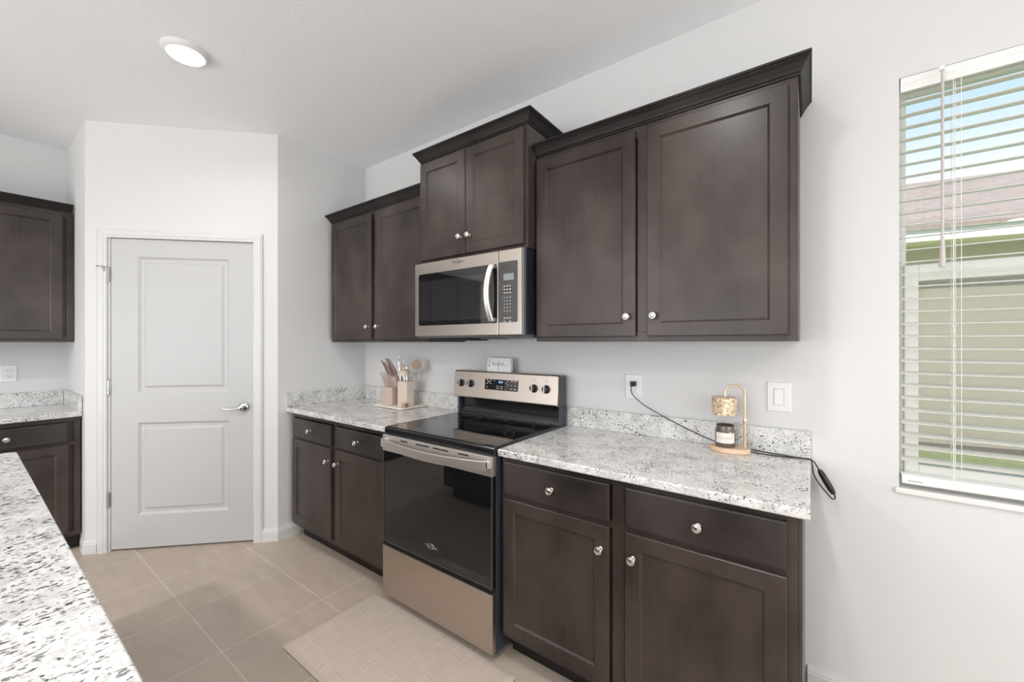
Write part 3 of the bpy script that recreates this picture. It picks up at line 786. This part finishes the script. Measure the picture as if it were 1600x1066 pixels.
ST([(2.9, 1.1), (2.5, .9), (2.5, .55), (2.95, .3), (2.8, -.1), (2.4, .05)])                                    # s
ST([(3.55, 1.9), (3.6, .2), (3.55, -2.4)], .0021); ST([(3.6, .8), (3.95, 1.2), (4.35, .8), (4.1, .2), (3.65, .1)])  # p
ST([(4.75, 1.0), (4.8, .3), (5.05, .0), (5.3, .4)]); ST([(4.78, 1.5), (4.82, 1.6)])                           # i
ST([(5.5, 1.1), (5.75, .8), (5.8, .0), (5.85, -.7)]); ST([(5.78, .6), (6.0, 1.0), (6.2, 1.0)])               # r
ST([(6.5, .5), (6.95, .9), (6.8, 1.3), (6.5, .9), (6.45, .2), (6.8, -.3), (7.3, .0), (8.3, .15), (9.0, .1)])  # e
b.build('lettering', 'ink_black', sg)
b = MB(); b.lathe([(.0045, 0), (.0045, .0008)], (-.071, -.0124, .036), (0, -1, 0), 12, sy=1.6)
b.tube([(-.071, -.0128, .040), (-.069, -.0128, .058), (-.064, -.0128, .068)], .0007, 5); b.build('flower_drawing', 'ink_brown', sg)
for (x, z, r) in [(-.073, .070, .006), (-.064, .062, .005), (-.078, .055, .005), (-.042, .018, .005), (-.066, .012, .004)]: MB().lathe([(r, 0), (r, .0006)], (x, -.0124, z), (0, -1, 0), 10, sy=.6).build('petal_drawing', 'ink_tan', sg)

# ------------------------------------------------------------ outlets and switch
def outlet(label, loc, rz, w=.072, h=.118, kind='duplex', group=None):
    t_ = thing('wall_switch' if kind == 'switch' else 'wall_outlet', label, 'light switch' if kind == 'switch' else 'outlet', loc, rz)
    b = MB(); z1 = h
    b.rings([rect(-w / 2, 0, w / 2, h, -.0003), rect(-w / 2, 0, w / 2, h, -.003), rect(-w / 2 + .004, .004, w / 2 - .004, h - .004, -.006)])
    b.build('plate', 'plate_white', t_)
    if kind == 'switch':
        b = MB().box(-.0185, -.0068, h / 2 - .0345, .0185, -.0055, h / 2 + .0345); b.build('rocker_gap_shade', 'gap_shade', t_)  # grey sheet stands in for the shade in the gap around the rocker
        b = MB(); b.prism([(-.0060, h / 2 - .032), (-.0105, h / 2 - .032), (-.0085, h / 2), (-.0075, h / 2 + .032), (-.0060, h / 2 + .032)], -.016, .016, 'x')
        b.build('rocker', 'plate_white', t_, bevel=.0006)
    else:
        MB().box(-.0165, -.0085, h / 2 - .0335, .0165, -.0055, h / 2 + .0335).build('socket', 'plate_white', t_, bevel=.001)
        for zc in (h / 2 - .019, h / 2 + .019):
            MB().box(-.0075, -.0092, zc - .002, -.0055, -.0083, zc + .006).build('slot', 'outlet_hole', t_)
            MB().box(.0055, -.0092, zc - .002, .0075, -.0083, zc + .005).build('slot', 'outlet_hole', t_)
            MB().lathe([(.0024, 0), (.0024, .0007)], (0, -.0084, zc - .008), (0, -1, 0), 10).build('ground_hole', 'outlet_hole', t_)
    return t_
outlet('white wall outlet with a black plug in it, right of the range', (2.260, 0, 1.087), 0, w=.082, h=.122)
outlet('white wall outlet half hidden behind the utensil crock', (.640, 0, 1.085), 0, w=.074, h=.118)
outlet('white duplex wall outlet above the counter on the left wall', (-1.53, -1.790, 1.095), PI / 2, w=.076, h=.118)
outlet('white rocker light switch on the wall between the lamp and the window', (2.870, 0, 1.083), 0, w=.084, h=.122, kind='switch')

# ------------------------------------------------------------ candle warmer lamp
LX, LYc, LZ = 2.702, -.098, .9145
lp = thing('candle_warmer_lamp', 'gold candle warmer lamp with crackled shade on oval wooden base', 'lamp', (LX, LYc, LZ))
b = MB(); b.lathe([(.074, 0), (.077, .002), (.078, .016), (.076, .020)], n=48, sy=.68); b.build('base', 'light_wood', lp, smooth=True)
sxp = 2.756 - LX; syp = .018
pts = [(sxp, syp, .018), (sxp, syp, .10), (sxp, syp, .235)]
R_ = .036; cx_ = sxp - R_
tipx = cx_ - R_
arc = [(cx_ + R_ * math.cos(a), syp - .010 * (a / PI), .240 + R_ * math.sin(a)) for a in [PI * k / 16 for k in range(17)]]
b = MB().tube(pts + arc + [(tipx, syp - .010, .215)], .0040, 12); b.build('stem', 'gold_tube', lp, smooth=True)
b = MB().tube([(sxp, syp, .018), (sxp, syp, .130)], .0052, 14); b.build('outer_tube', 'gold_tube', lp, smooth=True)
b = MB().lathe([(.0070, 0), (.0085, .004), (.0085, .012), (.0070, .018)], (sxp, syp, .122), n=16); b.build('height_collar', 'gold_tube', lp, smooth=True)
shx, shy = tipx - .002, syp - .010
b = MB(); n = 40; rs = []
for (r, z) in [(.046, .150), (.0475, .152), (.0490, .222), (.0480, .224), (.006, .225)]: rs.append((r, z))
b.lathe(rs, (shx, shy, 0), n=40, cap0=False); b.lathe([(.0455, .151), (.047, .221)], (shx, shy, 0), n=40, cap0=False, cap1=False)
b.build('shade', 'crackle_shade', lp, smooth=True)
b = MB().lathe([(.012, .223), (.012, .200), (.026, .190), (.028, .165), (.020, .160)], (shx, shy, 0), n=20); b.build('bulb', 'plate_white', lp, smooth=True)
# cord: outlet -> lamp, lamp -> over the counter end -> inline switch -> back
def W(x, y, z): return (x - LX, y - LYc, z - LZ)
c1 = spline([W(2.262, -.034, 1.158), W(2.262, -.040, 1.140), W(2.268, -.040, 1.115), W(2.305, -.034, 1.078), W(2.37, -.030, 1.040), W(2.49, -.027, .985), W(2.56, -.027, .958), W(2.62, -.030, .937), W(2.70, -.032, .923), W(2.78, -.030, .9185),
             W(2.83, -.045, .9178), W(2.90, -.055, .9178), W(2.945, -.060, .9178), W(2.972, -.062, .9185), W(2.984, -.060, .912), W(2.994, -.055, .895), W(3.002, -.050, .878)], 6)
b = MB().tube(c1, .0023, 8)
c2 = spline([W(3.046, -.045, .797), W(3.050, -.045, .784), W(3.044, -.048, .776), W(3.034, -.052, .786), W(3.008, -.060, .820), W(2.986, -.066, .860), W(2.981, -.068, .895), W(2.978, -.068, .914), W(2.972, -.068, .9185), W(2.93, -.066, .9178), W(2.87, -.080, .9178), W(2.82, -.082, .9178), W(2.788, -.080, .9185), W(2.774, -.082, .923)], 6)
b.tube(c2, .0023, 8)
cd = b.build('power_cord', 'cord_black', lp, smooth=True)
b = MB(); pr = [(0, 0)]
p0, p1 = Vector(W(3.001, -.050, .882)), Vector(W(3.047, -.045, .793))
b.lathe([(.004, 0), (.009, .006), (.0115, .018), (.0125, .05), (.0115, .082), (.009, .094), (.004, .100)], p0, p1 - p0, 20, sy=.9)
b.build('inline_switch', 'black_plastic', cd, smooth=True)
b = MB().box(*W(2.252, -.030, 1.152), *W(2.278, -.0088, 1.176)).box(*W(2.258, -.042, 1.150), *W(2.268, -.030, 1.170)); b.build('plug', 'black_plastic', cd, bevel=.003)
# candle jar
cj = thing('candle_jar', 'amber glass candle jar with cream label under the lamp shade', 'candle', (2.686, -.098, LZ + .0205))
b = MB().lathe([(.033, .004), (.0365, 0), (.0385, .005), (.0385, .066), (.036, .072), (.0340, .076), (.0345, .088), (.0330, .089), (.0325, .06)], n=40, cap1=False); b.build('jar', 'amber_glass', cj, smooth=True)
MB().lathe([(.0322, .0605), (.0322, .064), (.028, .062)], n=30).build('wax', 'amber_wax', cj)
for dx in (-.010, .011): pass
MB().lathe([(.0012, .063), (.0010, .074)], (0, 0, 0), n=6).build('wick', 'ink_black', cj)
b = MB(); rs0, rs1 = [], []; vs = []; fs = []; nn = 22
for i in range(nn + 1):
    a = math.radians(-140 + 118 * i / nn + 0); vs += [(.0388 * math.cos(a), .0388 * math.sin(a), .018), (.0388 * math.cos(a), .0388 * math.sin(a), .060)]
for i in range(nn): fs.append((2 * i, 2 * i + 2, 2 * i + 3, 2 * i + 1))
b._add(vs, fs); lb = b.build('label', 'label_cream', cj, smooth=True)
b = MB()
def onj(a, z, r=.0391): a = math.radians(a); return (r * math.cos(a), r * math.sin(a), z)
def scrib(a0, a1, z, amp, n, r):
    pts = [onj(a0 + (a1 - a0) * i / n, z + amp * math.sin(i * 1.9) * (.6 + .4 * math.cos(i * .7))) for i in range(n + 1)]; b.tube(pts, r, 4)
scrib(-132, -92, .040, .0028, 26, .0007); scrib(-82, -42, .040, .0030, 26, .0007); b.build('label_script', 'ink_pink', lb)
b = MB(); scrib(-120, -60, .028, .0005, 24, .0004); b.tube([onj(-36, .055), onj(-34, .052)], .0012, 5); b.build('label_fine_print', 'ink_tan', lb)

# ------------------------------------------------------------ tray with knife block and utensils
tr = MB(); TR = (.455, -.252, .778, -.028); TZ = .9145
def rr2(x0, y0, x1, y1, r, z, n=5):
    out = []
    for cx_, cy_, a0 in [(x1 - r, y1 - r, 0), (x0 + r, y1 - r, 90), (x0 + r, y0 + r, 180), (x1 - r, y0 + r, 270)]:
        for k in range(n + 1):
            a = math.radians(a0 + 90 * k / n); out.append((cx_ + r * math.cos(a), cy_ + r * math.sin(a), z))
    return out
tr.rings([rr2(TR[0] + .01, TR[1] + .01, TR[2] - .01, TR[3] - .01, .012, 0), rr2(*TR, .018, .006), rr2(*TR, .018, .013), rr2(TR[0] + .008, TR[1] + .008, TR[2] - .008, TR[3] - .008, .012, .013), rr2(TR[0] + .010, TR[1] + .010, TR[2] - .010, TR[3] - .010, .012, .008)])
o = tr.build('serving_tray', 'tray_cream', None, smooth=True); o.location = (0, 0, TZ); tag(o, 'cream rectangular tray under the knife block and utensil crock', 'tray')
TZ2 = TZ + .0085
KBX, KBY = .518, -.18
kb = thing('knife_block', 'beige two-step knife block at the left end of the tray', 'knife block', (KBX, KBY, TZ2), 0)
b = MB(); b.rings([rr2(-.056, 0, .057, .050, .008, 0), rr2(-.052, 0, .057, .050, .008, .126)]); b.build('front_block', 'block_beige', kb, smooth=True)
b = MB(); b.rings([rr2(-.050, .051, .055, .135, .008, 0), rr2(-.044, -.012, .050, .040, .008, .1265), rr2(-.040, -.0, .048, .050, .008, .128), rr2(-.040, -.032, .046, .020, .008, .200)])
b = MB(); b.rings([rr2(-.050, .051, .057, .150, .008, 0), rr2(-.048, .051, .055, .125, .008, .127), rr2(-.044, .030, .052, .098, .008, .200)]); b.build('rear_block', 'block_beige', kb, smooth=True)
def knife(label, loc, lean, Lh, blade, m, group, wid=.0085):
    t_ = thing('knife', label, 'knife', loc, 0, group)
    t_.rotation_euler = lean
    b = MB().box(-.0007, -.005, -blade, .0007, .005, .0); b.build('blade', 'steel_plain', t_)
    b = MB(); P = []
    for i in range(9):
        u = i / 8; P.append([(( wid * .55) * math.cos(a), wid * (1.0 + .30 * math.sin(u * 5)) * math.sin(a) - .012 * u * u, .0005 + u * Lh) for a in [2 * PI * k / 10 for k in range(10)]])
    b.rings(P); b.build('handle', m, t_, smooth=True)
    return t_
for i in range(6):
    knife('slim beige-handled steak knife in the front row of the knife block', (KBX - .044 + i * .0178, KBY + .022, TZ2 + .132), (.30, 0, 0), .108, .004, 'handle_pink', 'steak knives in the front of the block', .0034)
for i, (dx, dy, L, lab) in enumerate([(-.036, .050, .125, 'mauve-handled kitchen knife at the left of the rear knife row'), (-.014, .078, .140, 'mauve-handled kitchen knife, second from the left in the rear row'),
                                 (.000, .046, .112, 'shorter mauve-handled knife in the middle of the rear row'), (.018, .076, .138, 'tall mauve-handled knife, second from the right in the rear row'), (.038, .064, .130, 'mauve-handled knife at the right end of the rear row')]):
    knife(lab, (KBX + dx, KBY + dy, TZ2 + .207), (.42, -.04, 0), L, .006, 'handle_mauve', None, .0088)
CX, CY = .675, -.136
ck = MB(); h = .176
ck.rings([rr2(-.050, -.036, .050, .036, .012, 0), rr2(-.050, -.036, .050, .036, .012, h), rr2(-.046, -.032, .046, .032, .009, h), rr2(-.046, -.032, .046, .032, .009, .01)])
o = ck.build('utensil_crock', 'crock_beige', None, smooth=True, angle=25); o.location = (CX, CY, TZ2); tag(o, 'glossy beige rectangular utensil crock on the tray', 'utensil holder')
def utensil(kind, label, base, top, hm, head):
    t_ = thing(kind, label, kind.replace('_', ' '), (CX + base[0], CY + base[1], TZ2 + .012))
    T = Vector(top) - Vector(base); T.z = top[2]
    MB().tube([(0, 0, 0), T * .5, T * .93], [.0042, .0046, .0042], 8).build('handle', hm, t_, smooth=True)
    head(t_, T); return t_
def ladle_head(t_, T):
    b = MB(); c_ = T + Vector((0, -.004, -.018)); b.lathe([(.002, .040), (.022, .036), (.038, .022), (.045, .002), (.043, 0), (.030, .004)], c_, (.15, -.12, 1), 28); b.build('bowl', 'silicone_cream', t_, smooth=True)
def disc_head(r, m, holes=False, tilt_=(-.35, -1, .15)):
    def f(t_, T):
        a = Vector(tilt_).normalized(); b = MB(); c_ = T + Vector((0, 0, r * .55))
        b.lathe([(r, 0), (r * 1.0, .002), (r * .93, .0032), (r * .5, .0016), (.001, .001)], c_, a, 32); b.build('head', m, t_, smooth=True)
        if holes:
            q = a.to_track_quat('Z', 'Y').to_matrix(); b = MB()
            for k, (n_, rr_) in enumerate([(1, 0), (6, r * .26), (12, r * .5), (18, r * .74)]):
                for j in range(n_):
                    an = 2 * PI * j / n_ + k * .3; p = c_ + q @ Vector((rr_ * math.cos(an), rr_ * math.sin(an), .0018 + .0012 * rr_ / r))
                    b.lathe([(.0040, 0), (.0040, .0012)], p, a, 8)
            b.build('holes', 'ink_brown', t_)
    return f
def steel_loop(t_, T):
    b = MB(); pts = [(T.x + .011 * math.cos(a), T.y, T.z + .010 + .016 * math.sin(a)) for a in [2 * PI * k / 14 for k in range(15)]]; b.tube(pts, .0016, 6); b.build('hanging_ring', 'steel_plain', t_, smooth=True)
def slot_head(t_, T):
    b = MB(); r = rrect(-.030, 0, .030, .075, .010, 0)
    b.rings([[(x + T.x, y + T.y - .001, z + T.z - .055) for x, y, z in r], [(x + T.x, y + T.y + .001, z + T.z - .055) for x, y, z in r]]); b.build('blade', 'silicone_cream', t_)
def whisk_head(t_, T):
    b = MB()
    for k in range(5):
        an = PI * k / 5; P = []
        for j in range(13):
            u = PI * j / 12; P.append((T.x + .020 * math.sin(u) * math.cos(an) * (1 if j < 7 else -1) * 0 + .020 * math.cos(an) * math.cos(u) * math.sin(u) * 1.6, T.y + .020 * math.sin(an) * math.cos(u) * math.sin(u) * 1.6, T.z - .005 + .055 * math.sin(u)))
        b.tube(P, .0009, 5)
    b.build('wires', 'steel_plain', t_, smooth=True)
utensil('ladle', 'cream dome-shaped ladle head turned down over the front of the crock', (.0, -.015, 0), (.010, -.016, .228), 'steel_plain', ladle_head)
utensil('slotted_skimmer', 'beige round skimmer full of holes, leaning right in the crock', (-.034, -.018, 0), (.076, .034, .250), 'steel_plain', disc_head(.045, 'silicone_cream', True, (.75, -.65, .12)))
utensil('spoon', 'pale grey round spoon standing upright behind the ladle', (.0, .015, 0), (-.022, .028, .282), 'steel_plain', disc_head(.031, 'clear_grey', False, (.75, -.65, .05)))
utensil('tongs', 'thin steel tongs with a hanging ring at the left of the crock', (-.03, .0, 0), (-.068, -.006, .318), 'steel_plain', steel_loop)
utensil('turner', 'beige flat turner at the back left of the crock', (-.028, .020, 0), (-.052, .026, .268), 'steel_plain', slot_head)
b = MB().box(-.016, -.012, 0, .016, -.002, .032).box(-.016, -.002, .024, .016, .03, .032).box(-.016, .022, 0, .016, .03, .024)
o = b.build('spoon_rest', 'wood_brown', None, bevel=.002); o.location = (.738, -.198, TZ2); tag(o, 'small tan wooden rest at the front right of the tray', 'spoon rest')

# ------------------------------------------------------------ floor mat
mt = thing('kitchen_mat', 'beige linen-look anti-fatigue mat on the tiles before the range', 'mat', (1.535, -.90, 0))
b = MB(); q = (-.475, -.243, .475, .247)
b.rings([rr2(*q, .02, .0005), rr2(*q, .02, .004)]); b.build('edge', 'mat_edge', mt)
b = MB(); b.rings([rr2(*q, .02, .0042), rr2(q[0] + .004, q[1] + .004, q[2] - .004, q[3] - .004, .02, .006), rr2(q[0] + .03, q[1] + .03, q[2] - .03, q[3] - .03, .012, .013)]); b.build('top', 'mat_vinyl', mt, smooth=True, angle=60)

# ------------------------------------------------------------ ceiling lights
def can(label, x, y, p):
    t_ = thing('ceiling_light', label, 'ceiling light', (x, y, H), 0, None)
    MB().lathe([(.098, 0), (.098, -.006), (.090, -.016), (.080, -.022), (.074, -.022)], n=48, cap1=False).build('trim_ring', 'plate_white', t_, smooth=True)
    MB().lathe([(.0745, -.0215), (.072, -.026), (.04, -.029), (.001, -.030)], n=48).build('lens', 'lens_glow', t_, smooth=True)
    l = area('ceiling_light_lamp', (x, y, H - .034), (0, 0, 0), .14, .14, p, (1, .98, .965), 'DISK'); l.data.spread = math.radians(155)
    return t_
can('round lit ceiling light above the pantry door side of the kitchen', .486, -1.335, 4.0)
can('round ceiling light above the island edge, right of the range', 2.60, -1.45, 10)
can('round ceiling light over the far side of the island, left', .486, -3.35, 18)
can('round ceiling light over the far side of the island, right', 2.60, -3.35, 18)
can('added round fill light on the unseen living room ceiling, nearest the left wall', .486, -5.5, 24)  # from here on the lights are unseen, added to fill the room by bounce
can('added round fill light on the unseen living room ceiling, in the middle', 2.60, -5.5, 24)
can('added round fill light in the unseen dining corner, by the far right wall', 4.9, -5.0, 24)
can('added round fill light in the unseen dining corner, over the window side', 4.9, -2.2, 16)

# ------------------------------------------------------------ outside
gr = MB().box(-30, .16, -.25, 40, 40, -.05).build('ground', 'grass'); struct(gr)
nh = thing('neighbour_house', 'beige stucco house with brown shingle roof seen through the blind', 'house', (0, 0, 0), 0)
f_ = Vector((-math.sin(.6326), math.cos(.6326))); r_ = Vector((math.cos(.6326), math.sin(.6326)))
dep = 5.74; P0 = Vector((2.9752, -2.0055)) + f_ * dep + r_ * dep * (1412 - 800) / 636.45
nh.location = (P0.x, P0.y, -.05); nh.rotation_euler = (0, 0, math.radians(11))
MB().box(-8, 0, 0, 14, .3, 2.95).build('wall', 'stucco', nh)
MB().box(-8, -.30, -.0, 14, -.02, .04).build('mulch_bed', 'mulch', nh)
MB().box(-8.2, -.42, 2.75, 14.2, -.36, 2.905).box(-8.2, -.36, 2.75, 14.2, 0, 2.78).build('fascia', 'fascia_white', nh)
b = MB(); b.prism([(-.46, 2.95), (2.3, 4.33), (2.3, 4.28), (-.46, 2.90)], -8.2, 14.2, 'x'); b.build('roof', 'shingle', nh)
